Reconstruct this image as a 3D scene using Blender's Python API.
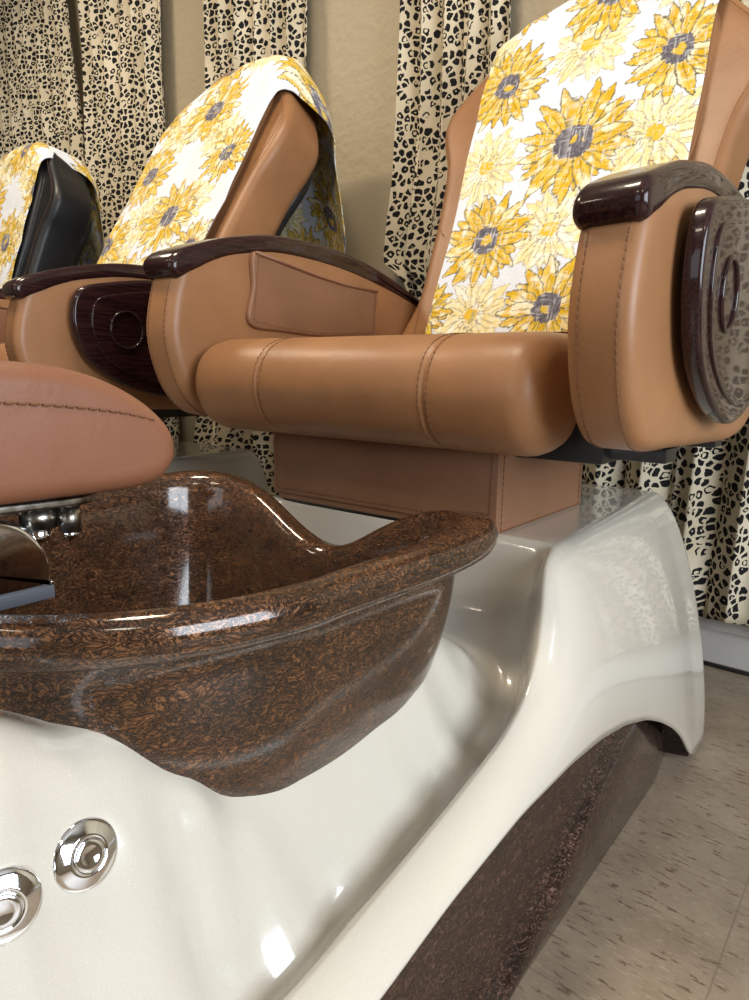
import bpy, bmesh, math, random
import numpy as np
from mathutils import Vector, Matrix
for o in list(bpy.data.objects): bpy.data.objects.remove(o)
S = bpy.context.scene; COL = S.collection
PI = math.pi

# ---------------- camera ----------------
cam = bpy.data.cameras.new('camera'); co = bpy.data.objects.new('camera', cam); COL.objects.link(co); S.camera = co
pitch, yaw, roll = math.radians(10.8), math.radians(38.4), math.radians(0.8)
fw = Vector((-math.sin(yaw)*math.cos(pitch), math.cos(yaw)*math.cos(pitch), -math.sin(pitch)))
rt = Vector((math.cos(yaw), math.sin(yaw), 0)); up = rt.cross(fw)
rt2 = rt*math.cos(roll)+up*math.sin(roll); up2 = up*math.cos(roll)-rt*math.sin(roll)
M = Matrix((rt2, up2, -fw)).transposed().to_4x4(); M.translation = Vector((0, 0, .60)); co.matrix_world = M
cam.sensor_fit = 'VERTICAL'; cam.sensor_height = 36; cam.lens = 36*680/1000; cam.clip_start = .01; cam.clip_end = 100

# ---------------- world, lights, exposure ----------------
w = bpy.data.worlds.new('world'); S.world = w; w.use_nodes = True
bg = w.node_tree.nodes['Background']; bg.inputs[0].default_value = (.75, .87, 1, 1); bg.inputs[1].default_value = 1.2
S.view_settings.view_transform = 'Standard'; S.view_settings.look = 'None'
S.view_settings.gamma = 1; S.view_settings.use_curve_mapping = False
S.view_settings.exposure = -.52
def area(name, loc, direction, sx, sy, power, col):
    l = bpy.data.lights.new(name, 'AREA'); l.shape = 'RECTANGLE'; l.size = sx; l.size_y = sy; l.energy = power; l.color = col
    o = bpy.data.objects.new(name, l); COL.objects.link(o); o.location = loc
    o.rotation_euler = Vector(direction).to_track_quat('-Z', 'Y').to_euler(); return o
area('window_daylight', (-.35, -2.42, 1.25), (0, 1, -.02), 1.9, 1.5, 17, (.90, .95, 1))
area('side_window_daylight', (1.92, .1, 1.2), (-1, .05, -.05), 1.5, 1.3, 112, (.84, .92, 1))
LAMPS = [(-2.2, .35), (-.7, .35), (-.7, -1.2), (.9, -.9), (-2.2, -1.2)]
for x, y in LAMPS:
    area('ceiling_lamp_light', (x, y, 2.36), (0, 0, -1), .5, .26, 36 if y > 0 else 12, (1, .86, .66))

# ---------------- materials ----------------
def mat(name, col=(.5, .5, .5), rough=.5, metal=0, coat=0, coat_rough=.05, spec=.5):
    m = bpy.data.materials.new(name); m.use_nodes = True
    b = m.node_tree.nodes['Principled BSDF']
    b.inputs['Base Color'].default_value = (*col, 1); b.inputs['Roughness'].default_value = rough
    b.inputs['Metallic'].default_value = metal; b.inputs['Coat Weight'].default_value = coat
    b.inputs['Coat Roughness'].default_value = coat_rough; b.inputs['Specular IOR Level'].default_value = spec
    return m
class NT:
    def __init__(s, m): s.t = m.node_tree; s.b = s.t.nodes['Principled BSDF']
    def n(s, typ, **k):
        x = s.t.nodes.new(typ)
        for a, v in k.items(): setattr(x, a, v)
        return x
    def l(s, a, b): s.t.links.new(a, b)
    def noise(s, vec, scale, detail=3, rough=.5, dist=0):
        x = s.n('ShaderNodeTexNoise'); x.inputs['Scale'].default_value = scale; x.inputs['Detail'].default_value = detail
        x.inputs['Roughness'].default_value = rough; x.inputs['Distortion'].default_value = dist; s.l(vec, x.inputs['Vector']); return x
    def ramp(s, fac, stops):
        x = s.n('ShaderNodeValToRGB'); e = x.color_ramp.elements
        while len(e) < len(stops): e.new(.5)
        for i, (p, c) in enumerate(stops): e[i].position = p; e[i].color = (*c, 1)
        s.l(fac, x.inputs[0]); return x
    def math(s, op, a, b=None):
        x = s.n('ShaderNodeMath', operation=op)
        for i, v in enumerate((a, b)):
            if v is None: continue
            if isinstance(v, (int, float)): x.inputs[i].default_value = v
            else: s.l(v, x.inputs[i])
        return x.outputs[0]
    def bump(s, h, strength, dist):
        x = s.n('ShaderNodeBump'); x.inputs['Strength'].default_value = strength; x.inputs['Distance'].default_value = dist
        s.l(h, x.inputs['Height']); s.l(x.outputs[0], s.b.inputs['Normal']); return x
    def vmap(s, src, scale=(1, 1, 1), rot=(0, 0, 0)):
        c = s.n('ShaderNodeTexCoord'); x = s.n('ShaderNodeMapping'); x.inputs['Scale'].default_value = scale
        x.inputs['Rotation'].default_value = rot; s.l(c.outputs[src], x.inputs[0]); return x.outputs[0]

def leather(name, col, rough=.42, wrinkle=.25):
    m = mat(name, col, rough, spec=.4); t = NT(m); v = t.vmap('Object')
    n1 = t.noise(v, 9, 4); n2 = t.noise(v, 900, 2); n3 = t.noise(v, 26, 3, .6, .6)
    r = t.ramp(n1.outputs[0], [(.3, tuple(c*.86 for c in col)), (.7, tuple(min(1, c*1.1) for c in col))])
    t.l(r.outputs[0], t.b.inputs['Base Color'])
    h = t.math('ADD', t.math('MULTIPLY', n2.outputs[0], .12), t.math('MULTIPLY', n3.outputs[0], wrinkle*4))
    t.bump(h, .5, .0015)
    return m
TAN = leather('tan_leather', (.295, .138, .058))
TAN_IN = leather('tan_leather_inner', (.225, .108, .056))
TAN_RED = leather('brown_leather', (.22, .090, .048), .45)
BLACK_L = leather('black_leather', (.012, .012, .014), .4)
STITCH = mat('stitch_thread', (.16, .065, .025), .7)
WOOD_M = mat('glossy_dark_wood', (.018, .006, .006), .25, coat=.45, coat_rough=.03, spec=.15)
t = NT(WOOD_M); v = t.vmap('Object', (60, 3, 60)); n = t.noise(v, 6, 4)
r = t.ramp(n.outputs[0], [(.35, (.012, .004, .004)), (.7, (.035, .012, .012))]); t.l(r.outputs[0], t.b.inputs['Base Color'])
BLACK_P = mat('black_plastic', (.01, .01, .01), .4)
CHROME = mat('chrome', (.85, .86, .88), .06, 1)
STEEL = mat('brushed_steel', (.42, .41, .38), .3, 1)
t = NT(STEEL); v = t.vmap('Object', (1, 1, 1)); n = t.noise(v, 120, 4)
r = t.ramp(n.outputs[0], [(.35, (.22, .19, .15)), (.6, (.5, .49, .46))]); t.l(r.outputs[0], t.b.inputs['Base Color'])
GREYPL = mat('grey_plastic', (.10, .105, .12), .45)
WHITE = mat('white_gelcoat', (.74, .71, .65), .22, coat=1, coat_rough=.03)
t = NT(WHITE); v = t.vmap('Object'); n = t.noise(v, 1600, 1)
r = t.ramp(n.outputs[0], [(.3, (.555, .515, .445)), (.70, (.60, .56, .485)), (.76, (.82, .80, .76))]); t.l(r.outputs[0], t.b.inputs['Base Color'])

def wrinkled(name, dark, mid, light, sc=1.):
    m = mat(name, mid, .38, .35, coat=1, coat_rough=.11, spec=.3); t = NT(m); v = t.vmap('Object', (1, 1, 1.9))
    w_ = t.noise(v, 30*sc, 2)
    mx = t.n('ShaderNodeMix', data_type='VECTOR'); mx.inputs[0].default_value = .03; t.l(v, mx.inputs[4]); t.l(w_.outputs[1], mx.inputs[5])
    a = t.noise(mx.outputs[1], 95*sc, 2, .55, .9); b = t.noise(mx.outputs[1], 170*sc, 2, .5, .6)
    r1 = t.math('ABSOLUTE', t.math('SUBTRACT', a.outputs[0], .5)); r2 = t.math('ABSOLUTE', t.math('SUBTRACT', b.outputs[0], .5))
    mn = t.math('MINIMUM', r1, t.math('ADD', t.math('MULTIPLY', r2, 1.2), .008))
    r = t.ramp(mn, [(0, dark), (.020, tuple(.7*p+.3*q for p, q in zip(dark, mid))), (.05, mid), (.15, light)])
    c = t.noise(v, 14, 3, .6); cr = t.ramp(c.outputs[0], [(.3, (.6, .6, .6)), (.7, (1.25, 1.2, 1.15))])
    mm = t.n('ShaderNodeMix', data_type='RGBA', blend_type='MULTIPLY'); mm.inputs[0].default_value = 1; t.l(r.outputs[0], mm.inputs[6]); t.l(cr.outputs[0], mm.inputs[7])
    t.l(mm.outputs[2], t.b.inputs['Base Color'])
    sm_ = t.n('ShaderNodeClamp'); sm_.inputs['Max'].default_value = .06; t.l(mn, sm_.inputs[0])
    bp = t.n('ShaderNodeBump'); bp.inputs['Strength'].default_value = .8; bp.inputs['Distance'].default_value = .03
    t.l(sm_.outputs[0], bp.inputs['Height']); t.l(bp.outputs[0], t.b.inputs['Normal'])
    return m
BRONZE = wrinkled('bronze_wrinkle', (.010, .004, .002), (.108, .045, .018), (.225, .102, .042), 1.35)
SKIRT = wrinkled('skirt_wrinkle', (.012, .006, .004), (.070, .034, .024), (.13, .068, .05), 1.2)

def leopard():
    m = mat('leopard_cloth', (.5, .42, .3), .85, spec=.2); t = NT(m)
    uv = t.n('ShaderNodeUVMap'); uv.uv_map = 'UVMap'
    nz = t.noise(uv.outputs[0], 60, 2)
    mx = t.n('ShaderNodeMix', data_type='VECTOR'); mx.inputs[0].default_value = .014
    t.l(uv.outputs[0], mx.inputs[4]); t.l(nz.outputs[1], mx.inputs[5])
    def vor(feat):
        x = t.n('ShaderNodeTexVoronoi', feature=feat); x.voronoi_dimensions = '2D'; x.inputs['Scale'].default_value = 54
        x.inputs['Randomness'].default_value = .95; t.l(mx.outputs[1], x.inputs['Vector']); return x
    v1 = vor('F1'); v2 = vor('DISTANCE_TO_EDGE')
    n3 = t.noise(uv.outputs[0], 30, 2)
    thr = t.math('SUBTRACT', t.math('MULTIPLY', n3.outputs[0], .26), .01)
    blob = t.math('MULTIPLY', t.math('GREATER_THAN', v2.outputs['Distance'], thr), t.math('LESS_THAN', v1.outputs['Distance'], .47))
    sep = t.n('ShaderNodeSeparateColor'); t.l(v1.outputs['Color'], sep.inputs[0])
    hole = t.math('LESS_THAN', v1.outputs['Distance'], t.math('MULTIPLY', t.math('SUBTRACT', sep.outputs[0], .6), .6))
    skip = t.math('GREATER_THAN', sep.outputs[1], .93)
    spot = t.math('MULTIPLY', t.math('MULTIPLY', blob, t.math('SUBTRACT', 1, hole)), t.math('SUBTRACT', 1, skip))
    n4 = t.noise(uv.outputs[0], 5, 2)
    base = t.ramp(n4.outputs[0], [(.3, (.50, .43, .30)), (.7, (.66, .58, .44))])
    mc = t.n('ShaderNodeMix', data_type='RGBA'); t.l(spot, mc.inputs[0]); t.l(base.outputs[0], mc.inputs[6]); mc.inputs[7].default_value = (.010, .009, .010, 1)
    t.l(mc.outputs[2], t.b.inputs['Base Color']); return m
LEO = leopard()
TOWEL = mat('printed_towel', (.8, .8, .8), .9, spec=.15)
t = NT(TOWEL); at_ = t.n('ShaderNodeVertexColor'); at_.layer_name = 'print'; t.l(at_.outputs[0], t.b.inputs['Base Color'])
nv = t.noise(t.vmap('Object'), 420, 2); t.bump(nv.outputs[0], .5, .002)

WALL = mat('beige_wall', (.39, .325, .22), .6)
t = NT(WALL); v = t.vmap('Object'); n = t.noise(v, 45, 4); t.bump(n.outputs[0], .35, .01)
WALL_SHADE = mat('beige_wall_shade', (.33, .275, .19), .6)  # wall beige darkened: shade on the lower wall painted as colour
CEIL = mat('ceiling_paint', (.42, .40, .37), .8)
WALL2 = mat('room_wall', (.26, .22, .17), .7)
BASEB = mat('baseboard_paint', (.52, .50, .47), .45)
FLOOR = mat('vinyl_tile', (.4, .33, .25), .38)
t = NT(FLOOR); v0 = t.vmap('Object', (1, 1, 1), (0, 0, .1)); v = t.vmap('Object', (26, 110, 1), (0, 0, .55))
n1 = t.noise(v, 1.6, 3, .6); n2 = t.noise(v, 3.2, 2, .5); n0 = t.noise(v0, 12, 5, .7)
c0 = t.ramp(n0.outputs[0], [(.25, (.21, .160, .112)), (.5, (.275, .215, .155)), (.8, (.36, .29, .215))])
f1 = t.ramp(n1.outputs[0], [(.585, (0, 0, 0)), (.62, (1, 1, 1))]); f2 = t.ramp(n2.outputs[0], [(.58, (0, 0, 0)), (.70, (1, 1, 1))])
m1 = t.n('ShaderNodeMix', data_type='RGBA'); t.l(f1.outputs[0], m1.inputs[0]); t.l(c0.outputs[0], m1.inputs[6]); m1.inputs[7].default_value = (.13, .085, .055, 1)
m2 = t.n('ShaderNodeMix', data_type='RGBA'); t.l(t.math('MULTIPLY', f2.outputs[0], .6), m2.inputs[0]); t.l(m1.outputs[2], m2.inputs[6]); m2.inputs[7].default_value = (.42, .35, .26, 1)
br = t.n('ShaderNodeTexBrick'); br.offset = 0; br.inputs['Scale'].default_value = 1; br.inputs['Brick Width'].default_value = .25; br.inputs['Row Height'].default_value = .25
br.inputs['Mortar Size'].default_value = .0012; br.inputs['Mortar Smooth'].default_value = .3
cc = t.n('ShaderNodeTexCoord'); mpp = t.n('ShaderNodeMapping'); mpp.inputs['Location'].default_value = (.09, -.07, 0); t.l(cc.outputs['Object'], mpp.inputs[0]); t.l(mpp.outputs[0], br.inputs[0])
m3 = t.n('ShaderNodeMix', data_type='RGBA'); t.l(t.math('MULTIPLY', br.outputs['Fac'], .5), m3.inputs[0]); t.l(m2.outputs[2], m3.inputs[6]); m3.inputs[7].default_value = (.15, .11, .08, 1)
t.l(m3.outputs[2], t.b.inputs['Base Color'])

# ---------------- mesh helpers ----------------
def link(name, me, m=None, parent=None, smooth=True):
    o = bpy.data.objects.new(name, me); COL.objects.link(o)
    if m: me.materials.append(m)
    if smooth: me.polygons.foreach_set('use_smooth', [True]*len(me.polygons))
    if parent: o.parent = parent
    return o
def mk(name, vs, fs, m=None, parent=None, smooth=True, fix=True):
    me = bpy.data.meshes.new(name); me.from_pydata([tuple(v) for v in vs], [], fs); 
    if fix:
        bm = bmesh.new(); bm.from_mesh(me); bmesh.ops.recalc_face_normals(bm, faces=bm.faces); bm.to_mesh(me); bm.free()
    me.update(); return link(name, me, m, parent, smooth)
def catmull(P, n=6, closed=True):
    P = [Vector(p) for p in P]; out = []; N = len(P)
    for i in range(N if closed else N-1):
        g = (lambda k: P[k % N]) if closed else (lambda k: P[max(0, min(N-1, k))])
        a, b, c, d = g(i-1), g(i), g(i+1), g(i+2)
        for k in range(n):
            t = k/n
            out.append(.5*((2*b)+(c-a)*t+(2*a-5*b+4*c-d)*t*t+(3*b-a-3*c+d)*t**3))
    if not closed: out.append(P[-1])
    return out
def resample(P, n, closed=True):
    Q = list(P)+([P[0]] if closed else []); L = [0]
    for a, b in zip(Q, Q[1:]): L.append(L[-1]+(Vector(b)-Vector(a)).length)
    out = []; j = 0
    for k in range(n):
        s = L[-1]*k/(n if closed else n-1)
        while j < len(L)-2 and L[j+1] < s: j += 1
        t = (s-L[j])/max(1e-9, L[j+1]-L[j]); out.append(Vector(Q[j]).lerp(Vector(Q[j+1]), min(1, t)))
    return out
def slab(name, outline, d0, d1, r, fmap, m, parent, n=120, seams=(), crown=0, smoothc=True, r2=None, flat=False):
    """closed outline (2D) swept from d0 to d1 with rounded rims; fmap(a, b, d) -> 3D; crown swells the two end faces"""
    P = catmull([(*p, 0) for p in outline], 8) if smoothc else [Vector((*p, 0)) for p in outline]
    P = resample(P, n); A = sum(P[i].x*P[(i+1) % n].y-P[(i+1) % n].x*P[i].y for i in range(n))
    sg = 1 if A > 0 else -1
    nor = []
    for i in range(n):
        tgt = (P[(i+1) % n]-P[i-1]).normalized(); nor.append(Vector((-tgt.y, tgt.x, 0))*sg)   # inward
    cen = sum(P, Vector())/n
    st = []
    K = 7; r2 = r if r2 is None else r2
    for k in range(K): a = PI/2*k/(K-1); st.append((d0+r*(1-math.sin(a)), r*(1-math.cos(a))))
    st = [(d0+r*(1-math.cos(PI/2*k/(K-1))), r*(1-math.sin(PI/2*k/(K-1)))) for k in range(K)]
    mid = []
    for s in seams: mid += [(s-.006, 0), (s-.0025, .0004), (s, .003), (s+.0025, .0004), (s+.006, 0)]
    st2 = [(d1-r2*(1-math.cos(PI/2*k/(K-1))), r2*(1-math.sin(PI/2*k/(K-1)))) for k in range(K)][::-1]
    allst = st+mid+st2
    vs = []; fs = []
    # end face rings towards the centre
    def ring(d, off, shrink=1.):
        b = len(vs)
        for p, q in zip(P, nor):
            z = p+q*off; z = cen+(z-cen)*shrink; vs.append(fmap(z.x, z.y, d))
        return b
    rings = []
    sh = [.12, .35, .55, .72, .86, .95]
    if flat: sh = []
    for s in sh: rings.append(ring(d0-crown*(1-s**2.2)*(1 if d1 > d0 else -1), r, s))
    for d, off in allst: rings.append(ring(d, off))
    for s in sh[::-1]: rings.append(ring(d1+crown*(1-s**2.2)*(1 if d1 > d0 else -1), r2, s))
    for a, b in zip(rings, rings[1:]):
        for i in range(n): j = (i+1) % n; fs.append((a+i, a+j, b+j, b+i))
    fs.append(tuple(range(rings[0]+n-1, rings[0]-1, -1))); fs.append(tuple(range(rings[-1], rings[-1]+n)))
    return mk(name, vs, fs, m, parent)
def tube_data(P, r, vs, fs, seg=8, closed=False, taper=True):
    P = [Vector(p) for p in P]; n = len(P); base = len(vs); prev = None
    for i in range(n):
        tg = (P[(i+1) % n]-P[i-1]) if closed else (P[min(n-1, i+1)]-P[max(0, i-1)])
        tg.normalize()
        a = prev if prev is not None else (Vector((0, 0, 1)) if abs(tg.z) < .9 else Vector((1, 0, 0)))
        u = (a-tg*a.dot(tg)).normalized(); prev = u; v = tg.cross(u)
        for k in range(seg): an = 2*PI*k/seg; vs.append(P[i]+(u*math.cos(an)+v*math.sin(an))*r)
    for i in range(n if closed else n-1):
        j = (i+1) % n
        for k in range(seg): l = (k+1) % seg; fs.append((base+i*seg+k, base+i*seg+l, base+j*seg+l, base+j*seg+k))
    if not closed:
        fs.append(tuple(base+k for k in range(seg))[::-1]); fs.append(tuple(base+(n-1)*seg+k for k in range(seg)))
def tube(name, P, r, m, parent=None, seg=8, closed=False):
    vs, fs = [], []; tube_data(P, r, vs, fs, seg, closed); return mk(name, vs, fs, m, parent)
def stitches(name, paths, parent, m=STITCH, pitch=.0075, r=.0006):
    for P in paths:
        vs, fs = [], []
        P = [Vector(p) for p in P]; L = sum((b-a).length for a, b in zip(P, P[1:])); n = max(4, int(L/pitch)*4)
        Q = resample(P, n+1, False)
        for k in range(0, n-2, 4): tube_data([Q[k], Q[k+1], Q[k+2], Q[min(n, k+3)]][:4], r, vs, fs, 5)
        mk(name, vs, fs, m, parent)
def lathe(name, prof, m, parent, mat4, seg=40):
    vs, fs = [], []
    for r, z in prof:
        for k in range(seg): a = 2*PI*k/seg; vs.append(mat4 @ Vector((r*math.cos(a), r*math.sin(a), z)))
    for i in range(len(prof)-1):
        for k in range(seg): l = (k+1) % seg; fs.append((i*seg+k, i*seg+l, (i+1)*seg+l, (i+1)*seg+k))
    fs.append(tuple(range(seg))[::-1]); fs.append(tuple((len(prof)-1)*seg+k for k in range(seg)))
    return mk(name, vs, fs, m, parent)
def box(name, lo, hi, m, parent=None, bev=.004, seg=2, kind=None):
    bm = bmesh.new(); bmesh.ops.create_cube(bm, size=1)
    for v in bm.verts: v.co = Vector([(lo[i]+hi[i])/2+v.co[i]*(hi[i]-lo[i]) for i in range(3)])
    if bev: bmesh.ops.bevel(bm, geom=bm.edges[:], offset=bev, segments=seg, affect='EDGES', profile=.6)
    me = bpy.data.meshes.new(name); bm.to_mesh(me); bm.free(); o = link(name, me, m, parent, bev > 0)
    if bev > 0:
        try: me.set_sharp_from_angle(angle=.6)
        except Exception: pass
    if kind: o['kind'] = kind
    return o
def thing(name, loc, label, cat, group=None):
    o = bpy.data.objects.new(name, None); COL.objects.link(o); o.location = loc; o.empty_display_size = .05
    o['label'] = label; o['category'] = cat
    if group: o['group'] = group
    return o
def tag(o, label, cat, group=None):
    o['label'] = label; o['category'] = cat
    if group: o['group'] = group
def interp(x, xs, ys): return float(np.interp(x, xs, ys))

# ---------------- setting ----------------
WY = 1.53
box('floor', (-5, -2.6, -.05), (2.1, WY+.1, 0), FLOOR, bev=0, kind='structure')
box('ceiling', (-5, -2.6, 2.4), (2.1, WY+.1, 2.45), CEIL, bev=0, kind='structure')
box('wall_back', (-5, WY, 0), (2.1, WY+.1, 2.4), WALL, bev=0, kind='structure')
box('wall_shade_1', (-5, WY-.006, .10), (2.1, WY, 1.112), WALL_SHADE, bev=.002, kind='structure')  # thin slab added to carry the painted shade, its top edge the shadow boundary
box('wall_left', (-5.1, -2.6, 0), (-5, WY+.1, 2.4), WALL2, bev=0, kind='structure')
def wall_with_hole(name, axis, pos, a0, a1, h0, h1, z0, z1):
    vs, fs = [], []
    def bx(u0, u1, w0, w1):
        b = len(vs)
        for d in (pos, pos+.1*(1 if axis == 'x' else -1)):
            for (u, z) in ((u0, w0), (u1, w0), (u1, w1), (u0, w1)): vs.append((d, u, z) if axis == 'x' else (u, d, z))
        fs.extend([(b, b+1, b+2, b+3), (b+7, b+6, b+5, b+4)]+[(b+i, b+4+i, b+4+(i+1) % 4, b+(i+1) % 4) for i in range(4)])
    bx(a0, h0, 0, 2.4); bx(h1, a1, 0, 2.4); bx(h0, h1, 0, z0); bx(h0, h1, z1, 2.4)
    o = mk(name, vs, fs, WALL2, smooth=False); o['kind'] = 'structure'
wall_with_hole('wall_front', 'y', -2.5, -5, 2.1, -1.35, .65, .45, 2.05)
wall_with_hole('wall_right', 'x', 2.0, -2.6, WY+.1, -.7, .9, .5, 1.9)
# baseboard with a groove below its cap
prof = [(0, 0), (0, .098), (-.006, .098), (-.011, .092), (-.011, .070), (-.008, .067), (-.015, .064), (-.015, 0)]
vs = [(x, WY+a, b) for x in (-5, 2.0) for a, b in prof]; k = len(prof)
o = mk('baseboard_back', vs, [(i, (i+1) % k, k+(i+1) % k, k+i) for i in range(k)]+[tuple(range(k)), tuple(range(2*k-1, k-1, -1))], BASEB, smooth=False); o['kind'] = 'structure'
cab = tube('power_cable', catmull([(-3.2, 1.495, .0045), (-2.0, 1.49, .0045), (-1.0, 1.50, .0045), (-.4, 1.492, .0045), (-.2, 1.487, .0045), (.1, 1.495, .0045), (.7, 1.5, .0045)], 8, False), .0045, BLACK_P, None, 10)
tag(cab, 'thin black cable running along the floor below the baseboard', 'cable')

# ---------------- curtains ----------------
def curtain(label, x0, x1, ztop, zbot, seed, shape=None, nf=None, y=1.478, amp=.022):
    rnd = random.Random(seed); W = x1-x0; nf = nf or max(3, round(W/.085)); nu, nz = 40*nf//2, 90
    ph = [rnd.uniform(-.5, .5) for _ in range(nf+2)]; am = [rnd.uniform(.6, 1.25) for _ in range(nf+2)]
    uvs = []; vs = []
    cl = W*1.55
    for j in range(nz+1):
        z = zbot+(ztop-zbot)*j/nz
        for i in range(nu+1):
            u = i/nu; f = u*nf; k = int(f); q = f-k
            a = am[k]*(1-q)+am[k+1]*q; p = ph[k]*(1-q)+ph[k+1]*q
            low = (ztop-z)/(ztop-zbot)
            ang = 2*PI*(f+.12*p*math.sin(z*2.2+seed))
            yy = y-amp*a*math.sin(ang)*(.8+.35*low)+.006*math.sin(z*7+k*2+seed)
            dx = .005*math.sin(2*ang)*a
            xa, xb, dy = (x0, x1, 0) if shape is None else shape(z)
            x = xa+(xb-xa)*u+dx*(xb-xa)/W+.012*math.sin(z*3+seed)*math.sin(PI*u)
            yy = min(yy-dy, 1.508)
            zz = z+(.006*math.sin(ang) if j == 0 else 0)
            vs.append((x, yy, zz)); uvs.append((u*cl+seed*1.7, z+seed*.9+.004*math.sin(ang)))
    fs = [(j*(nu+1)+i, j*(nu+1)+i+1, (j+1)*(nu+1)+i+1, (j+1)*(nu+1)+i) for j in range(nz) for i in range(nu)]
    V_ = np.array(vs).reshape(nz+1, nu+1, 3); mid_ = V_[nz//2]; arc = np.r_[0, np.cumsum(np.hypot(*np.diff(mid_[:, :2], axis=0).T))]
    uvs = [(float(arc[k % (nu+1)])+seed*1.7, q[1]) for k, q in enumerate(uvs)]
    me = bpy.data.meshes.new('curtain'); me.from_pydata(vs, [], fs); me.update()
    ul = me.uv_layers.new(name='UVMap'); ids = np.zeros(len(me.loops), np.int32); me.loops.foreach_get('vertex_index', ids)
    ul.data.foreach_set('uv', np.array(uvs, np.float32)[ids].ravel())
    o = link('curtain', me, LEO); md = o.modifiers.new('thickness', 'SOLIDIFY'); md.thickness = .0015; md.offset = 0
    tag(o, label, 'curtain', 'leopard print curtains along the back wall'); return o
curtain('leopard print curtain at the far left of the wall', -3.9, -2.64, 2.395, .10, 1, lambda z: (-3.9, -2.66+max(0, min(.45, 1.95-z))*.12, 0), nf=15)
curtain('long narrow leopard print curtain behind the black chair back', -2.57, -2.09, 2.395, .09, 2, nf=6)
curtain('leopard print curtain directly behind the middle chair\'s towel', -1.87, -1.43, 2.395, .10, 3, lambda z: (-1.87-max(0, .9-z)*.20, -1.43+max(0, .7-z)*.25, 0), nf=6)
def tied(z):
    s = interp(z, [0, .72, .79, .83, .87, .95, 1.1, 1.6], [.60, .55, .5, .6, .97, .97, .95, .93])
    c = interp(z, [0, .8, .9, 1.6], [-.965, -.975, -.965, -.965]); b = interp(z, [.80, .86, .93, 1.08], [0, .028, .02, 0])
    return c-.165*s, c+.165*s, b
curtain('leopard print curtain gathered in at mid height, beside the tan chair back', -1.19, -.83, 2.395, .10, 4, tied, nf=5)
curtain('leopard print curtain behind the right armrest, hem above the baseboard', -.66, .12, 2.395, .105, 5, lambda z: (-.66, .12, -.012*min(1, max(0, (z-.5)*4))), nf=8, amp=.022)

# ---------------- pedicure chair ----------------
CX = -.54
BX, BY = -.53, .345
def plan(th, s=1., dd=0):
    c, sn = math.cos(th), math.sin(th)
    q = min(1, max(0, (sn+.25)*1.15)); n = 2.1+3.6*q*q*(3-2*q)
    r = (abs(c/.232)**n+abs(sn/.240)**n)**(-1/n)
    return BX+(r*s+dd)*c, BY+(r*s+dd)*sn
def rimz(th):
    x, y = plan(th)
    if math.sin(th) <= 0: return .46
    e = .007*math.exp(-((abs(th-PI/2)-math.radians(44))/math.radians(16))**2)
    return .46+e-.064*math.exp(-((x-BX)/.10)**2)*min(1, math.sin(th)*1.3)
def basin(parent, m=BRONZE):
    N = 160; rings = []
    vs, fs = [], []
    def rg(f):
        b = len(vs)
        for i in range(N): vs.append(f(2*PI*i/N))
        rings.append(b)
    def lev(s, dz=None, z=None, dd=0):
        def f(th):
            x, y = plan(th, s, dd); return (x, y, z if dz is None else rimz(th)+dz)
        return f
    rg(lev(.2, z=.15)); rg(lev(.45, z=.152)); rg(lev(.54, z=.16))
    for k in range(1, 13):
        t = 1-k/12.
        def f(th, t=t):
            x, y = plan(th, .955-.385*t**2.0); return (x, y, (rimz(th)-.034)*(1-t)+.17*t)
        rg(f)
    # rolled lip
    def ear(th): return .008*max(0, math.sin(th))+.016*math.exp(-((abs(th-PI/2)-math.radians(44))/math.radians(20))**2)
    def lip(dd, dz):
        def f(th):
            x, y = plan(th, .97, dd+ear(th)*(1 if dd > .0 else 0)); return (x, y, rimz(th)+dz)
        return f
    for dd, dz in ((-.002, -.033), (.004, -.0325), (.0095, -.029), (.013, -.022), (.0135, -.015), (.011, -.007), (.006, -.002), (-.001, 0), (-.008, -.002), (-.014, -.007), (-.0185, -.015), (-.021, -.026)): rg(lip(dd, dz))
    for k in range(1, 11):
        t = k/10.
        def f(th, t=t):
            x, y = plan(th, (.97-.36*t**1.7), -.022*(1-t)-.004); return (x, y, (rimz(th)-.03)*(1-t)+.20*t)
        rg(f)
    rg(lev(.45, z=.188)); rg(lev(.25, z=.184)); rg(lev(.06, z=.184))
    for a, b in zip(rings, rings[1:]):
        for i in range(N): j = (i+1) % N; fs.append((a+i, a+j, b+j, b+i))
    fs.append(tuple(range(rings[-1], rings[-1]+N))); fs.append(tuple(range(rings[0]+N-1, rings[0]-1, -1)))
    return mk('foot_basin', vs, fs, m, parent)

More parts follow.
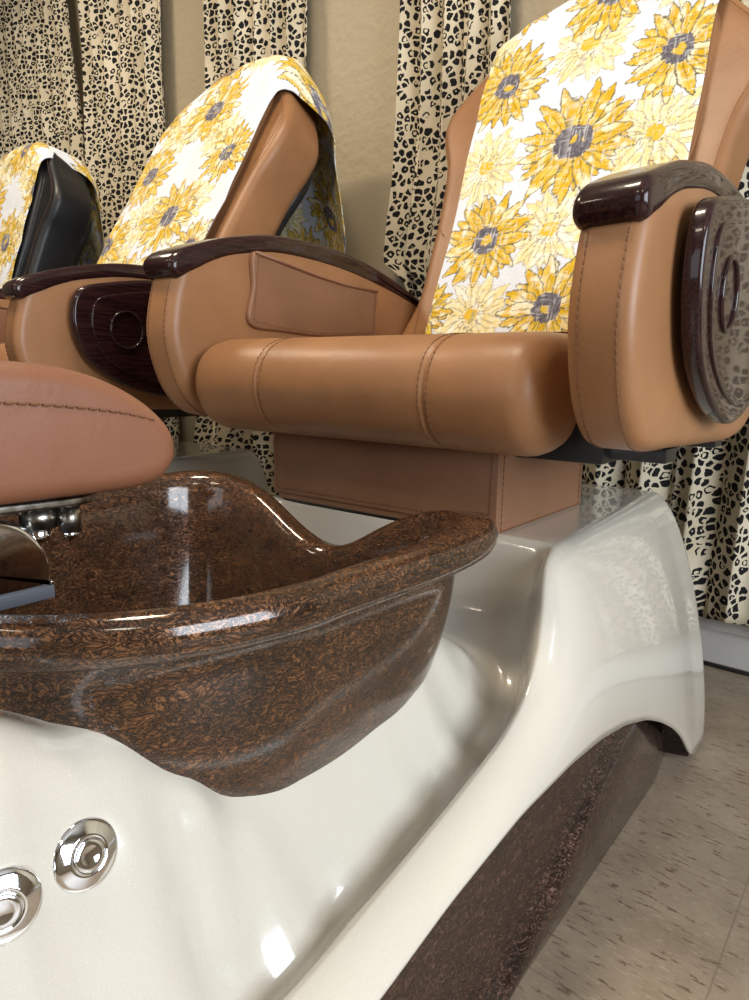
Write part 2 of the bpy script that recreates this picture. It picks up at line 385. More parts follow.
# heights of the sculpted white shell (x on the right half, y, z)
CP = [(-0.402, 0.154, 0.400), (-0.379, 0.172, 0.391), (-0.358, 0.191, 0.381), (-0.355, 0.208, 0.370), (-0.346, 0.230, 0.344), (-0.339, 0.267, 0.311), (-0.330, 0.331, 0.289), (-0.330, 0.377, 0.284), (-0.328, 0.427, 0.291), (-.331, .49, .308), (-.335, .55, .305), (-.345, .60, .30),
 (-0.347, 0.184, 0.370), (-0.340, 0.157, 0.373), (-0.328, 0.121, 0.376), (-0.329, 0.163, 0.338), (-0.321, 0.117, 0.336), (-0.321, 0.137, 0.316), (-0.312, 0.158, 0.288), (-0.315, 0.108, 0.295), (-0.320, 0.196, 0.322), (-0.322, 0.237, 0.318), (-0.308, 0.220, 0.243), (-0.312, 0.273, 0.272), (-0.307, 0.154, 0.262), (-0.305, 0.258, 0.240),
 (-.290, .317, .212), (-.288, .40, .222), (-.298, .46, .236), (-.312, .54, .245), (-.325, .60, .262), (-.325, .65, .285),
 (-.268, .317, .208), (-.268, .40, .216), (-.270, .46, .228), (-.275, .52, .238), (-.285, .60, .262), (-.295, .65, .30), (-.268, .22, .204), (-.285, .18, .225), (-.275, .10, .245), (-.262, .04, .235),
 (-.30, .68, .36), (-.33, .68, .34), (-.36, .66, .30), (-.40, .67, .31), (-.45, .67, .32), (-.53, .67, .32), (-.40, .62, .30), (-.53, .63, .30), (-.45, .63, .30),
 (-.40, .80, .40), (-.53, .80, .40), (-.30, .8, .40), (-.30, 1.1, .41), (-.53, 1.1, .41),
 (-.45, .09, .400), (-.53, .07, .400), (-.40, .05, .380), (-.53, 0, .38), (-.33, .0, .31), (-.295, -.03, .255), (-.53, -.06, .36), (-.40, -.05, .34)]
A_ = []
for x, y, z in CP:
    A_.append((x, y, z))
    if x < BX-1e-6 or x > BX+1e-6: A_.append((2*BX-x, y, z))
A_ = np.array(A_)
def phi(r): return np.where(r > 0, r*r*np.log(np.maximum(r, 1e-12)), 0)
Dm = phi(np.hypot(A_[:, None, 0]-A_[None, :, 0], A_[:, None, 1]-A_[None, :, 1]))+np.eye(len(A_))*7e-5
Pm = np.c_[np.ones(len(A_)), A_[:, :2]]
KK = np.block([[Dm, Pm], [Pm.T, np.zeros((3, 3))]]); sol = np.linalg.solve(KK, np.r_[A_[:, 2], 0, 0, 0])
def deck(x, y):
    x = np.atleast_1d(x).astype(float); y = np.atleast_1d(y).astype(float)
    z = phi(np.hypot(x[:, None]-A_[None, :, 0], y[:, None]-A_[None, :, 1])) @ sol[:len(A_)]+sol[-3]+sol[-2]*x+sol[-1]*y
    # flat seat platform
    k = np.clip((y-.682)/.030, 0, 1); k = k*k*(3-2*k); return z*(1-k)+.41*k
RY = [-.10, .52, .57, .61, .64, .665, .70, .8, 1.0, 1.2]
RX = [-.255, -.258, -.262, -.27, -.282, -.294, -.300, -.31, -.32, -.333]
RZ = [(-.10, .195), (.05, .206), (.18, .214), (.27, .222), (.37, .240), (.442, .254), (.52, .272), (.57, .292), (.61, .325), (.64, .368), (.665, .396), (.69, .407), (.72, .41), (1.3, .41)]
EY = [-.10, .20, .30, .375, .49, .60, .68, .76, .84, .90, .96, 1.01, 1.05, 1.085, 1.2]
EZ = [.160, .192, .205, .218, .228, .224, .214, .196, .170, .142, .108, .072, .035, .006, .004]
EX = [-.222, -.222, -.222, -.222, -.222, -.222, -.222, -.222, -.220, -.217, -.214, -.212, -.211, -.211, -.213]
def sm(y, a, b):   # smoothed piecewise curve
    return (interp(y-.015, a, b)+interp(y, a, b)*2+interp(y+.015, a, b))/4
def base_shell(parent):
    ys = list(np.concatenate([np.linspace(-.08, .60, 90), np.linspace(.605, .74, 34), np.linspace(.75, 1.15, 52)]))
    endk = 8                                            # rounded back end
    nu, nfk = 56, 22
    rows = []
    def row(y, yoff=0, down=0):
        xr, xe, ze = sm(y, RY, RX), sm(y, EY, EX), sm(y, EY, EZ)
        xs = xr-(xr-BX)*(1-np.linspace(0, 1, nu+1)**.75); zs = deck(xs, np.full(nu+1, y)); zr = sm(y, [a for a, b in RZ], [b for a, b in RZ])
        bb = np.clip(1-(xr-xs)/.024, 0, 1); bb = bb*bb*(3-2*bb); zs = zs*(1-bb)+zr*bb
        pts = [(x, z) for x, z in zip(xs, zs)]
        P0 = Vector((xr, zr)); P3 = Vector((xe, ze)); h = zr-ze; back = min(1, max(0, (y-.52)/.30)); back = back*back*(3-2*back)
        P1 = P0+Vector(((xe-xr)*(.36+.16*back), -.10*h*(1-back))); P2 = P3+Vector((.003*back-.004*(1-back), (.42-.15*back)*h))
        for k in range(1, nfk+1):
            t = k/nfk; p = P0*(1-t)**3+P1*3*t*(1-t)**2+P2*3*t*t*(1-t)+P3*t**3
            pts.append((p.x, p.y))
        pts.append((pts[-1][0]-.004, pts[-1][1]-.0005)); pts.append((pts[-1][0]-.001, pts[-1][1]+.0025))
        return pts
    R = [(y, row(y)) for y in ys]
    last = R[-1][1]
    for k in range(1, endk+1):                          # back end curls down
        a = PI/2*k/endk; r = .03
        q = []
        for (x, z) in last: q.append((x-(.02*(1-math.cos(a)) if x > -.4 else 0), z-(r*(1-math.cos(a)) if z > .3 else r*(1-math.cos(a))*z/.3)))
        R.append((1.15+r*math.sin(a), q))
    q = [(x-.03 if x > -.4 else x, min(z, .02)) for x, z in R[-1][1]]; R.append((1.19, q))
    vs, fs = [], []; n = len(R[0][1])
    # full width: mirrored left half then right half
    for y, pts in R:
        for x, z in pts[::-1]: vs.append((2*BX-x, y, z))
        for x, z in pts[1:]: vs.append((x, y, z))
    Wd = 2*n-1
    for j in range(len(R)-1):
        for i in range(Wd-1):
            a = j*Wd+i; q = [a, a+1, a+Wd+1, a+Wd]
            c = sum((Vector(vs[k]) for k in q), Vector())/4
            d = Vector((c.x-BX, c.y-BY)); th = math.atan2(d.y, d.x); tt = (rimz(th)-.034-c.z)/(rimz(th)-.204); px, py = plan(th, (.955-.385*min(1, max(0, tt))**2.0)-.065 if tt > 0 else .89)
            if d.length < math.hypot(px-BX, py-BY) and c.z > .15: continue
            fs.append(tuple(q))
    # front wall
    b = len(vs)
    for i in range(Wd): vs.append((vs[i][0], -.10, min(vs[i][2], .06)))
    for i in range(Wd-1): fs.append((b+i, b+i+1, i+1, i))
    return mk('base_shell', vs, fs, WHITE, parent)
def base_skirt(parent):
    ys = np.linspace(-.08, 1.07, 90); R = []
    for y in ys:
        zc = interp(y, [-.1, .45, .52, .62, .72, .82, .92, 1.0, 1.07], [.004, .006, .012, .045, .10, .150, .165, .12, .02])
        ztop = min(sm(y, EY, EZ)+.004, .21)
        e = max(0, (y-.97)/.10); xi = -.2545-.02*e*e
        x1 = -.2365; zc = min(zc, ztop-.012)
        pts = [(-.24-.012*e*e, 0), (x1-.012*e*e, zc*.5), (x1-.001-.014*e*e, zc), (x1-.007-.012*e*e, zc+.006), (xi, min(ztop, zc+.02)), (xi-.001, max(ztop, zc+.021)), (xi-.008, max(ztop, zc+.021)+.001)]
        R.append((y, pts))
    y, p = R[-1]; ZQ = (0, .02, .045, .065, .085, .10, .11); R.append((1.080, [(-.262, z) for z in ZQ])); R.append((1.092, [(-.219, z) for z in ZQ])); R.append((1.098, [(-.224, z) for z in ZQ])); R.append((1.103, [(-.5, z) for z in ZQ]))
    vs, fs = [], []; n = 7
    for sgn in (1, -1):
        b = len(vs)
        for y, pts in R:
            for x, z in pts: vs.append((x if sgn > 0 else 2*BX-x, y, z))
        for j in range(len(R)-1):
            for i in range(n-1):
                q = (b+j*n+i, b+j*n+i+1, b+(j+1)*n+i+1, b+(j+1)*n+i); fs.append(q)
    o = mk('base_skirt', vs, fs, SKIRT, parent)
    try: o.data.set_sharp_from_angle(angle=.9)
    except Exception: pass
    return o

ARM = [(.592, .745), (.575, .70), (.567, .645), (.580, .588), (.606, .548), (.642, .530), (.73, .525), (.90, .518), (1.02, .516), (1.10, .535), (1.165, .60), (1.20, .68), (1.19, .728),
       (1.06, .766), (.92, .789), (.78, .794), (.69, .781), (.642, .765), (.612, .753)]
TOP = [(.571, .730), (.572, .744), (.584, .756), (.608, .766), (.640, .777), (.69, .791), (.78, .805), (.92, .803), (1.06, .777), (1.19, .733), (1.203, .724), (1.19, .715),
       (1.06, .745), (.92, .768), (.78, .774), (.69, .761), (.645, .747), (.615, .732), (.596, .724), (.582, .720)]
def armrest(parent, inner, outer, lth, lth_in, side):
    """side=+1: right arm (outer = larger x)"""
    f = lambda a, b, d: (d, a+.14*abs(d-outer)*max(0, 1-(a-.56)/.5), b)
    lo, hi = min(inner, outer), max(inner, outer)
    arm = slab('armrest', ARM, lo, hi, .016, f, lth, parent, 150, crown=.004)
    slab('arm_cap', TOP, lo-.002, hi+.002, .0105, f, WOOD_M, arm, 160, flat=True)
    P = catmull([(0, *p) for p in ARM[:7]], 10, False)
    paths = []
    for xx in (lo+.013, hi-.013): paths.append([(xx, p.y-.0003+(.0025 if abs(p.z) < .55 else 0), p.z-.0005) for p in P])
    cen = Vector((0, .85, .66))
    def ofs(P, x, d): 
        out = []
        for i, p in enumerate(P):
            a = P[max(0, i-1)]; b = P[min(len(P)-1, i+1)]; tg = (b-a).normalized(); nn = Vector((0, -tg.z, tg.y))
            if nn.dot(cen-p) > 0: nn = -nn
            out.append(Vector((x, p.y, p.z))+nn*d)
        return [Vector((o.x, o.y+.14*abs(o.x-outer)*max(0, 1-(o.y-.56)/.5), o.z)) for o in out]
    pts = [P[i] for i in range(len(P))]
    stitches('stitching', [ofs(pts, lo+.014, .0002), ofs(pts, hi-.014, .0002)], arm)
    return arm
PANEL = [(.635, .744), (.620, .705), (.624, .66), (.648, .612), (.70, .576), (.757, .556), (.83, .547), (.93, .565), (1.02, .60), (1.09, .65), (1.125, .70), (1.10, .738), (1.02, .762), (.90, .775), (.78, .775), (.68, .760)]
PANEL = [(a+.03*max(0, min(1, (.95-a)/.2)), b) for a, b in PANEL]
def side_panel(arm, x, sg):
    f = lambda a, b, d: (x+sg*d, a, b)
    p = slab('side_panel', PANEL, .004, .022, .005, f, WOOD_M, arm, 130)
    slab('panel_mount', [(.80, .60), (.80, .72), (1.0, .72), (1.0, .62)], -.010, .006, .002, f, BLACK_P, arm, 60)
    c = (.86, .66); K = [(c[0]+(a-c[0])*.86, c[1]+(b-c[1])*.82) for a, b in PANEL]
    slab('panel_inlay', K, .014, .0245, .002, f, WOOD_M, arm, 120)
    ring = [(x+sg*.0250, .742+.030*math.cos(a), .676+.034*math.sin(a)) for a in np.linspace(0, 2*PI, 48, endpoint=False)]
    tube('panel_ring', ring, .0028, WOOD_M, arm, 8, True)

BKS = {0: (1.068, .42, 1.0, .105, 1, 0), 1: (.885, .60, 1.06, .125, .86, .040), 2: (1.06, .33, 1.0, .125, 1, 0)}      # y at z=.6, recline, height scale
class Bk:
    def __init__(s, i):
        s.y0, s.k, s.zs, s.t, s.w, s.o = BKS[i]; h = math.hypot(1, s.k); s.n = Vector((0, 1/h, -s.k/h))
    def pt(s, a, z, d):
        z2 = .6+(z-.6)*s.zs; return Vector((CX+a*s.w+s.o, s.y0+s.k*(z2-.6), z2))+s.n*d
BW = [(.60, .235), (.75, .245), (.90, .25), (1.0, .262), (1.06, .285), (1.11, .290), (1.16, .258), (1.20, .222), (1.24, .19), (1.27, .15), (1.292, .08)]
def backrest(parent, lth, lth_in, bi):
    out = [(-w_, z) for z, w_ in BW]+[(0, 1.298)]+[(w_, z) for z, w_ in BW[::-1]]
    BB = Bk(bi); f = lambda a, z, d: tuple(BB.pt(a, z, d))
    out = [(a*1.045, z) for a, z in out]
    b = slab('backrest', out, 0, BB.t, .022, f, lth, parent, 170, crown=.004)
    slab('back_shell', [(a*.93, .62+(z-.62)*.93) for a, z in out], BB.t-.01, BB.t+.015, .008, f, BLACK_P, b, 120)
    pad = [(-w_*.80, z-.004) for z, w_ in BW if not (1.0 < z < 1.15)]+[(0, 1.288)]+[(w_*.80, z-.004) for z, w_ in BW[::-1] if not (1.0 < z < 1.15)]
    slab('back_pad', pad, -.016, .02, .012, f, lth, b, 140, crown=.003)
    pp = [Vector(f(p.x, p.y, -.001)) for p in catmull([(*q, 0) for q in pad], 6)]
    tube('piping', resample(pp, 140), .003, lth, b, 8, True)
    P = catmull([(*q, 0) for q in out], 6, False); L = [Vector(f(CX*0+p.x*.94, .95+(p.y-.95)*.965, -.0042)) for p in P]
    stitches('stitching', [L]+[[Vector(f(sx*(.245-.02*k/5), .875-.004*k, -.0045)) for k in range(6)] for sx in (-1, 1)], b)
    return b
def seat(parent, lth):
    prof = [(.648, .514), (.612, .530), (.594, .560), (.592, .590), (.604, .618), (.632, .636), (.68, .642), (.80, .640), (1.0, .632), (1.09, .625), (1.10, .60), (1.09, .560), (1.0, .552), (.80, .550), (.735, .543), (.70, .519)]
    f = lambda a, b, d: (d, a, b)
    s = slab('seat', prof, -.808, -.284, .032, f, lth, parent, 150, seams=(-.663, -.408), crown=.004, r2=.03)
    P = catmull([(0, *p) for p in prof[:8]], 8, False); paths = []
    for sx in (-.663, -.408):
        for dx in (-.0055, .0055):
            out = []
            for i, p in enumerate(P):
                tg = (P[min(len(P)-1, i+1)]-P[max(0, i-1)]).normalized(); nn = Vector((0, tg.z, -tg.y))
                if nn.dot(Vector((0, .75, .57))-p) > 0: nn = -nn
                out.append(Vector((sx+dx, p.y, p.z))+nn*.0002)
            paths.append(out)
    stitches('stitching', paths, s)
    fr = [( -.80, .66, .497), (-.275, 1.08, .514)]
    box('seat_frame', (-.79, .74, .500), (-.266, 1.07, .550), BLACK_P, parent, .004)
    for yy in (.76, .98): box('frame_rail', (-.86, yy, .505), (-.205, yy+.04, .521), BLACK_P, parent, .003)
    return s
def seat_box(parent, lth_in, lth):
    def f(a, b, d): return (a, b, d)
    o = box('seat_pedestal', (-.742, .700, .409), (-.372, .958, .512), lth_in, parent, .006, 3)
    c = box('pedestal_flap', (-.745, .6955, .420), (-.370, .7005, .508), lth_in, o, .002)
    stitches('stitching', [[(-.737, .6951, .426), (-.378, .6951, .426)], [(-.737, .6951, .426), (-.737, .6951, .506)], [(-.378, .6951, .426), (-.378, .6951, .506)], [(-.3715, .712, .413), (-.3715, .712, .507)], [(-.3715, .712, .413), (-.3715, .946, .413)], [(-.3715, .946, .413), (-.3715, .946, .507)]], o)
    box('pedestal_base', (-.736, .706, .404), (-.378, .952, .411), BLACK_P, o, .002)
    return o
def pocket(arm, lth_in):
    q = [(.722, .770), (.712, .668), (.86, .655), (1.008, .662), (1.013, .744), (.87, .752)]
    q = [(.722, .772), (.716, .72), (.709, .666), (.78, .658), (.86, .655), (.93, .657), (1.008, .662), (1.012, .70), (1.014, .742), (.93, .745), (.86, .752), (.79, .762)]
    f = lambda a, b, d: (-.8135+d, a, b)
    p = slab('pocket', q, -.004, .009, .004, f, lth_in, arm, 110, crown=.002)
    c = (.865, .71)
    e = [Vector((-.8135+.0095, c[0]+(a-c[0])*.965, c[1]+(b-c[1])*.9)) for a, b in q]
    stitches('pocket_stitching', [resample(e, 80)+[e[0]]], arm, r=.0005)
    tube('pocket_hem', [(-.804, a, b) for a, b in [(.722, .770), (.79, .761), (.86, .751), (.93, .744), (1.013, .741)]], .0028, lth_in, arm)
KN = [(-0.3280, 0.1620), (-0.3220, 0.1150)]
def knob(parent, px, py):
    e = .004; z = float(deck(px, py)[0]); gx = float(deck(px+e, py)[0]-deck(px-e, py)[0])/(2*e); gy = float(deck(px, py+e)[0]-deck(px, py-e)[0])/(2*e)
    nn = Vector((-gx, -gy, 1)).normalized(); M4 = Matrix.Translation(Vector((px, py, z))) @ nn.to_track_quat('Z', 'Y').to_matrix().to_4x4()
    k = lathe('jet_knob', [(.0190, -.008), (.0190, .0008), (.0182, .0020), (.0162, .0030), (.0115, .0048), (.0098, .0054), (.0094, .0048), (.0088, .0046)], CHROME, parent, M4)
    lathe('knob_button', [(.0086, .002), (.0086, .0056), (.0078, .0064), (.0050, .0058), (.001, .0055)], CHROME, k, M4)
    return k
def footrest(parent, lth):
    # side profile (y, z) swept across the chair
    out = [(.085, .560), (.092, .588), (.115, .600), (.145, .603), (.180, .6015), (.208, .597), (.232, .588), (.252, .576), (.266, .562), (.2705, .548), (.266, .535), (.248, .525), (.19, .524), (.13, .526), (.098, .535)]
    f = lambda a, b, d: (d, a, b)
    p = slab('footrest', out, -.675, -.376, .014, f, lth, parent, 140, flat=True)
    st = [(-.3755, .10, .583), (-.3742, .14, .5815), (-.3740, .17, .580), (-.3745, .20, .577), (-.3750, .23, .5725), (-.3770, .252, .567)]
    stitches('stitching', [catmull(st, 10, False)], p, r=.0008, pitch=.0065)
    def plate(z, x1, y1):
        o = [(-.66, .11), (-.5, .105), (x1-.02, .105), (x1, .12), (x1, .16), (x1, y1-.05), (x1-.004, y1-.02), (x1-.025, y1-.002), (x1-.06, y1), (-.60, y1), (-.66, y1-.01)]
        return slab('mounting_plate', o, z, z+.006, .0018, lambda a, b, d: (a, b, d-.03*(b-.2)), STEEL, p, 110, flat=True)
    box('swivel_core', (-.60, .14, .50), (-.47, .23, .528), STEEL, p, .003)
    plate(.5165, -.440, .272); plate(.5065, -.444, .262)
    mt = Matrix.Translation
    lathe('bolt', [(.0125, .0), (.0125, .014)], STEEL, p, mt((-.468, .216, .490)), 28)
    lathe('bolt', [(.0085, .0), (.0095, .0025), (.0095, .0085), (.0085, .010)], CHROME, p, mt((-.466, .214, .4795)), 6)
    lathe('bolt', [(.0072, .0), (.0072, .018)], STEEL, p, mt((-.456, .232, .486)), 28)
    lathe('bolt', [(.0008, -.0058), (.003, -.005), (.0048, -.003), (.0056, 0), (.0048, .003), (.003, .005)], CHROME, p, mt((-.456, .232, .484)), 24)
    br_ = [(.10, .501), (.15, .503), (.182, .502), (.200, .495), (.212, .482), (.217, .468), (.2175, .455), (.2172, .4485), (.15, .4485), (.10, .4485)]
    slab('bracket', br_, -.56, -.4585, .004, lambda a, b, d: (d, a, b), CHROME, p, 90)
    box('bracket_foot', (-.565, .098, .4405), (-.457, .2185, .450), GREYPL, p, .0015)
    lathe('bracket_post', [(.022, .18), (.022, .444)], CHROME, p, mt((-.52, .16, 0)), 32)
    return p
def pedicure_chair(loc, label, lth, lth_in, foot, bi=0, group='pedicure chairs in a row'):
    r = thing('pedicure_chair', (CX, .6, 0), label, 'pedicure chair', group)
    base_shell(r); base_skirt(r); basin(r); seat_box(r, lth_in, lth); seat(r, lth)
    backrest(r, lth, lth_in, bi)
    a = armrest(r, -.252, -.188, lth, lth_in, 1); side_panel(a, -.182, 1)
    b = armrest(r, -.815, -.874, lth, lth_in, -1); side_panel(b, -.880, -1); pocket(b, lth_in)
    footrest(r, foot); knob(r, KN[0][0], KN[0][1]); knob(r, KN[1][0], KN[1][1])
    off = Vector((CX, .6, 0)); seen = set()
    def allc(o):
        for c in o.children: yield c; yield from allc(c)
    for c in r.children:
        pass
    for c in allc(r):
        if c.data.name in seen: continue
        seen.add(c.data.name); c.data.transform(Matrix.Translation(-off))
    r.location = off+Vector(loc)
    if bi == 1:
        for c in allc(r):
            q = c if c.name.startswith('armrest') else c.parent
            if q.name.startswith('armrest'):
                for v in c.data.vertices: v.co.z -= .10*(v.co.z-.53)
    return r
STEP = Vector((-.92, -.07, 0))

# ---------------- sunflower towels ----------------
rng = np.random.default_rng(7)
def vnoise(x, y, s, seed):
    g = np.random.default_rng(seed).random((64, 64)); X = x*s; Y = y*s; i = np.floor(X).astype(int); j = np.floor(Y).astype(int); fx = X-i; fy = Y-j
    fx = fx*fx*(3-2*fx); fy = fy*fy*(3-2*fy); G = lambda a, b: g[a % 64, b % 64]
    return (G(i, j)*(1-fx)+G(i+1, j)*fx)*(1-fy)+(G(i, j+1)*(1-fx)+G(i+1, j+1)*fx)*fy
def paint(U, V, flowers):
    C = np.ones((U.size, 3))*np.array([.68, .71, .78]); 
    w1 = vnoise(U, V, 160, 1)-.5; w2 = vnoise(U, V, 160, 2)-.5
    for (cx, cy, L, kind, rot, nP) in flowers:
        m = (abs(U-cx) < L*1.25) & (abs(V-cy) < L*1.25)
        if not m.any(): continue
        u = U[m]-cx+.0035*w1[m]; v = V[m]-cy+.0035*w2[m]; col = C[m]
        d = np.hypot(u, v); r = np.random.default_rng(int(abs(cx*1e4)+abs(cy*1e3)))
        streak = vnoise(np.arctan2(v, u)*3.2+9, d*6, 2.4/.06*.06*5, 5)
        blot = vnoise(U[m], V[m], 75, 11)
        if kind == 0: gold = np.array([.62, .38, .018]); lite = np.array([.74, .53, .10]); pale = np.array([.86, .83, .66]); line = np.array([.17, .15, .09])
        else: gold = np.array([.78, .64, .30]); lite = np.array([.82, .74, .48]); pale = np.array([.84, .82, .74]); line = np.array([.42, .38, .27])
        for layer in (0, 1):
            for k in range(nP):
                ph = rot+2*PI*(k+.5*layer)/nP+r.uniform(-.1, .1); Lk = L*(r.uniform(1.02, 1.2) if layer else r.uniform(.86, 1.02)); Wk = L*r.uniform(.125, .165)*13/nP
                a = u*math.cos(ph)+v*math.sin(ph); b = -u*math.sin(ph)+v*math.cos(ph)+.02*L*np.sin(a/L*6+k)
                q = np.clip((a-.12*L)/(Lk-.12*L), 0, 1); wd = Wk*np.sin(PI*q**.85)**.75*np.where((a > .12*L) & (a < Lk), 1, 0)
                ins = (np.abs(b) < wd) & (wd > 0)
                t = blot[ins]; mixw = np.clip((t-.56)*4, 0, 1)[:, None]; g2 = np.clip((vnoise(b[ins]*1.0+3, a[ins]*.18+k, 420, 3)-.45)*3, 0, 1)[:, None]
                cc = gold*(1-g2)+lite*g2; cc = cc*(1-mixw*.8)+pale*mixw*.8
                vein = (np.abs(b[ins]) < .0011) & (q[ins] < .62) & (q[ins] > .15)
                cc[vein] = cc[vein]*.55
                col[ins] = cc
                ol = (np.abs(np.abs(b)-wd) < (.0011 if kind == 0 else .0008)) & (wd > 0) & (vnoise(a+5, b+5, 90, 8) > .22)
                col[ol] = line
        cr = L*.31*(1+.18*(vnoise(np.arctan2(v, u)*2+5, d*0+1, 3, 4)-.5))
        if kind == 0:
            ins = d < cr; h = vnoise(U[m], V[m]*.5, 520, 6)[ins]
            cc = np.array([.115, .105, .125])*(.55+1.3*h[:, None]); col[ins] = cc
            yl = ins & (np.hypot(u-.1*L*.3, v) < cr*.42) & (blot > .5); col[yl] = [.62, .42, .05]
        else:
            ins = d < cr*.62; cc = np.where((blot[ins] > .5)[:, None], np.array([.70, .45, .04]), np.array([.45, .38, .16])); col[ins] = cc
            sp = (d < cr*1.5) & (d > cr*.6) & (vnoise(U[m], V[m], 330, 9) > .76); col[sp] = [.33, .29, .2]
        C[m] = col
    wv = np.clip((vnoise(U, V*.12+2, 600, 12)-.72)*3, 0, .5)+np.clip((vnoise(U*.12+2, V, 600, 13)-.72)*3, 0, .5)
    wv = np.clip(wv, 0, .45)[:, None]; C = C*(1-wv)+np.array([.82, .82, .82])*wv
    return C
def btop(x):       # top height of backrest at x offset from the centre
    zs = [1.298, 1.296, 1.292, 1.27, 1.24, 1.20, 1.16, 1.11]; xs = [0, .04, .08, .15, .19, .222, .258, .29]; return np.interp(np.abs(x), xs, zs)
def towel(parent_shift, label, x0, x1, zfront, zback, flowers, res=.0018, seed=0, bi=0, tail=0, gap=.015):
    BB = Bk(bi); LIM = 1.476 if bi == 0 else 1.53
    nu = int((x1-x0)/res); U0 = np.linspace(x0, x1, nu+1)
    cols = []
    LT = 1.28; nv = int(LT/res); S_ = np.linspace(0, LT, nv+1)
    V = np.zeros((nv+1, nu+1, 3)); UV = np.zeros((nv+1, nu+1, 2))
    for i, ux in enumerate(U0):
        a = ux
        zt = float(btop((a-BB.o)/BB.w))+.004
        # smooth top to avoid kinks
        g = lambda z, d: np.array(BB.pt(a, z, d))[1:]
        path = [g(zfront, -.021), g(.9, -.0215), g(zt-.05, -.022), g(zt-.020, -.017), g(zt-.004, -.004), g(zt+.006, .016), g(zt+.006, .06), g(zt+.004, BB.t-.02)]
        q = g(zt-.006, BB.t+.003); path += [q, q+np.array([.010, -.02]), q+np.array([.013, -.06])]
        yy = q[0]+gap
        path += [np.array([min(yy, LIM), .9]), np.array([min(yy, LIM)-.003, zback])]
        P = np.array(path); d = np.r_[0, np.cumsum(np.hypot(*np.diff(P, axis=0).T))]
        s = S_/LT*d[-1]
        from_y = np.interp(s, d, P[:, 0]); from_z = np.interp(s, d, P[:, 1])
        k = np.ones(9)/9; py = np.convolve(np.pad(from_y, 4, 'edge'), k, 'valid'); pz = np.convolve(np.pad(from_z, 4, 'edge'), k, 'valid')
        V[:, i, 0] = ux; V[:, i, 1] = py; V[:, i, 2] = pz; UV[:, i, 0] = ux; UV[:, i, 1] = zfront+s*.922
    wx = V[:, :, 0].ravel(); wz = UV[:, :, 1].ravel()
    nz = (vnoise(wx+1, wz+seed, 9, 21+seed)-.5)*.010+(vnoise(wx+2, wz*.5, 26, 22+seed)-.5)*.0035
    edge = np.clip(np.minimum(wx-x0, x1-wx)/.03, 0, 1)
    V2 = V.reshape(-1, 3).copy()
    back = V2[:, 1] > 1.42
    V2[:, 1] -= np.abs(nz)*(1+0*edge); V2[:, 1] = np.minimum(V2[:, 1], LIM)
    V2[:, 0] += CX+(vnoise(wx*0+3, wz, 7, 31+seed)-.5)*.012+.012*np.clip((wz-.66)/.5, 0, 1)*np.where(wx < 0, -1, .2)*np.clip(1.35-wz, 0, .3)/.3
    sh = np.clip((wz-1.24)/.16, 0, 1); V2[:, 0] += tail*sh*sh*(3-2*sh)
    C = paint(UV[:, :, 0].ravel()+CX, UV[:, :, 1].ravel(), flowers)
    me = bpy.data.meshes.new('towel'); n = nu+1
    jj, ii = np.meshgrid(np.arange(nv), np.arange(nu), indexing='ij'); a = (jj*n+ii).ravel()
    F = np.stack([a, a+1, a+n+1, a+n], 1).astype(np.int32)
    me.vertices.add(len(V2)); me.vertices.foreach_set('co', (V2+np.array(parent_shift)-np.array([CX, 1.1, 0])).astype(np.float32).ravel())
    me.loops.add(F.size); me.loops.foreach_set('vertex_index', F.ravel()); me.polygons.add(len(F))
    me.polygons.foreach_set('loop_start', np.arange(0, F.size, 4, dtype=np.int32)); me.polygons.foreach_set('loop_total', np.full(len(F), 4, np.int32))
    me.update(); me.validate()
    ca = me.color_attributes.new('print', 'FLOAT_COLOR', 'POINT'); ca.data.foreach_set('color', np.c_[C, np.ones(len(C))].astype(np.float32).ravel())
    o = link('towel', me, TOWEL); o.location = (CX, 1.1, 0)
    md = o.modifiers.new('thickness', 'SOLIDIFY'); md.thickness = .0018; md.offset = 0
    tag(o, label, 'towel', 'sunflower towels over the chair backs'); return o
MAINF = [(-.534, 1.166, .068, 1, .3, 12), (-.688, .967, .070, 1, .9, 12), (-.391, .972, .078, 1, .1, 12), (-.535, .831, .070, 1, .5, 12), (-.645, .69, .070, 1, 0, 12), (-.39, .70, .06, 1, .4, 12), (-.73, 1.19, .05, 1, .4, 12), (-.39, 1.26, .07, 1, .2, 12),
         (-.679, 1.125, .080, 0, .2, 13), (-.521, 1.255, .078, 0, .5, 13), (-.381, 1.112, .084, 0, .1, 13), (-.526, .984, .098, 0, .35, 14), (-.655, .825, .084, 0, .15, 13), (-.503, .697, .084, 0, .6, 13), (-.36, .84, .08, 0, .3, 13), (-.748, .700, .055, 0, .3, 12),
         (-.70, 1.31, .075, 0, .3, 13)]
BACKF = []
for k, zz in enumerate(np.arange(1.36, 1.95, .125)):
    for xx in ((-.69, -.42) if k % 2 else (-.56, -.30, -.80)): BACKF += [(xx+.01*k, zz, .082, 0, k*.4, 13), (xx+.13, zz+.02, .066, 1, k*.3, 12)]
BACKF.sort(key=lambda q: -q[3])
C2F = [(-.60, .955, .07, 1, .3, 12), (-.62, 1.20, .07, 1, .3, 12), (-.45, 1.16, .06, 1, .3, 12), (-.65, .85, .07, 1, .3, 12), (-.44, .98, .065, 1, .2, 12), (-.40, .80, .06, 1, .2, 12),
       (-.526, 1.245, .088, 0, .2, 13), (-.665, 1.09, .086, 0, .5, 13), (-.50, .955, .09, 0, .1, 14), (-.715, .90, .085, 0, .3, 13), (-.385, 1.10, .075, 0, .35, 13), (-.56, .78, .08, 0, .3, 13), (-.36, .86, .07, 0, .3, 13), (-.71, 1.26, .06, 0, .3, 13)]

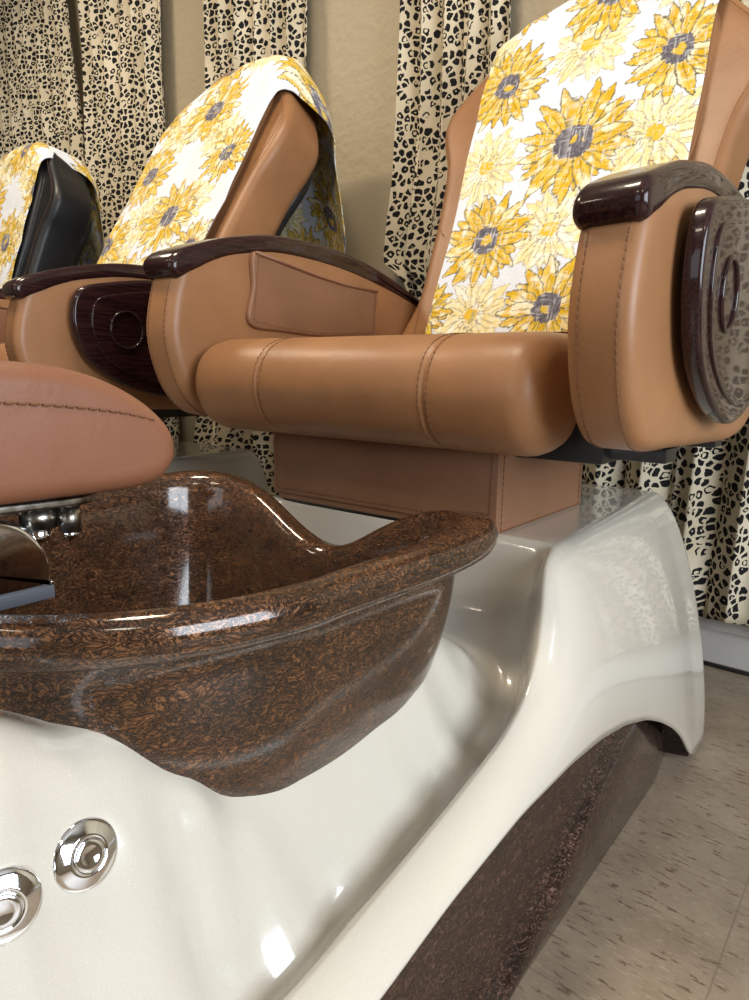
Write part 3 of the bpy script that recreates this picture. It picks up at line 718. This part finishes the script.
pedicure_chair((0, 0, 0), 'nearest tan leather pedicure chair with white base and brown wrinkled foot basin', TAN, TAN_IN, TAN_RED)
pedicure_chair(STEP, 'tan leather pedicure chair in the middle of the row, second from the right', TAN, TAN_IN, TAN_RED, 1)
pedicure_chair(STEP*2, 'black leather pedicure chair at the far left edge of the row', BLACK_L, BLACK_L, BLACK_L, 2)
towel((0, 0, 0), 'sunflower print towel hanging full width over the nearest tan chair back', -.195, .207, .655, .80, MAINF+BACKF)
towel(STEP, 'sunflower print towel over the middle chair, its tail hanging behind the back', -.160, .245, .72, .78, [(a+.02, b-.02, c, d, e, f) for a, b, c, d, e, f in C2F]+BACKF, .0022, 1, 1, .05, .05)
towel(STEP*2, 'sunflower print towel over the black chair, cut by the left photo edge', -.225, .205, .655, .80, [(a+.06, b, c, d, e+.2, f) for a, b, c, d, e, f in C2F]+BACKF, .0035, 2, 2, .04, .03)

# ---------------- windows and ceiling lamps of the room behind the camera ----------------
FR = mat('window_frame_paint', (.6, .6, .6), .4)
GL = mat('window_glass', (1, 1, 1), 0); GL.node_tree.nodes['Principled BSDF'].inputs['Transmission Weight'].default_value = 1; GL.node_tree.nodes['Principled BSDF'].inputs['IOR'].default_value = 1.0
def window(name, axis, pos, u0, u1, z0, z1, n):
    r = bpy.data.objects.new(name, None); COL.objects.link(r); r['kind'] = 'structure'
    f = lambda d, u, z: (d, u, z) if axis == 'x' else (u, d, z)
    def b(nm, ua, ub, za, zb, dd, m, par):
        lo = f(pos-dd, ua, za); hi = f(pos+dd, ub, zb); return box(nm, [min(a, c) for a, c in zip(lo, hi)], [max(a, c) for a, c in zip(lo, hi)], m, par, 0)
    t_ = .04
    b('window_frame', u0, u0+t_, z0, z1, .03, FR, r); b('window_frame', u1-t_, u1, z0, z1, .03, FR, r); b('window_frame', u0, u1, z0, z0+t_, .03, FR, r); b('window_frame', u0, u1, z1-t_, z1, .03, FR, r)
    for k in range(1, n): u = u0+(u1-u0)*k/n; b('mullion', u-.015, u+.015, z0, z1, .02, FR, r)
window('window_1', 'y', -2.45, -1.35, .65, .45, 2.05, 3)
window('window_2', 'x', 1.95, -.7, .9, .5, 1.9, 2)
LN = ['flat white ceiling lamp panel above the black pedicure chair', 'flat white ceiling lamp panel above the nearest pedicure chair', 'flat white ceiling lamp panel nearest the front window', 'flat white ceiling lamp panel nearest the right window', 'flat white ceiling lamp panel in the front left of the room']
for i, (x, y) in enumerate(LAMPS):
    r = box('ceiling_lamp', (x-.29, y-.17, 2.365), (x+.29, y+.17, 2.4), FR, None, .004)
    tag(r, LN[i], 'ceiling lamp', 'ceiling lamps')
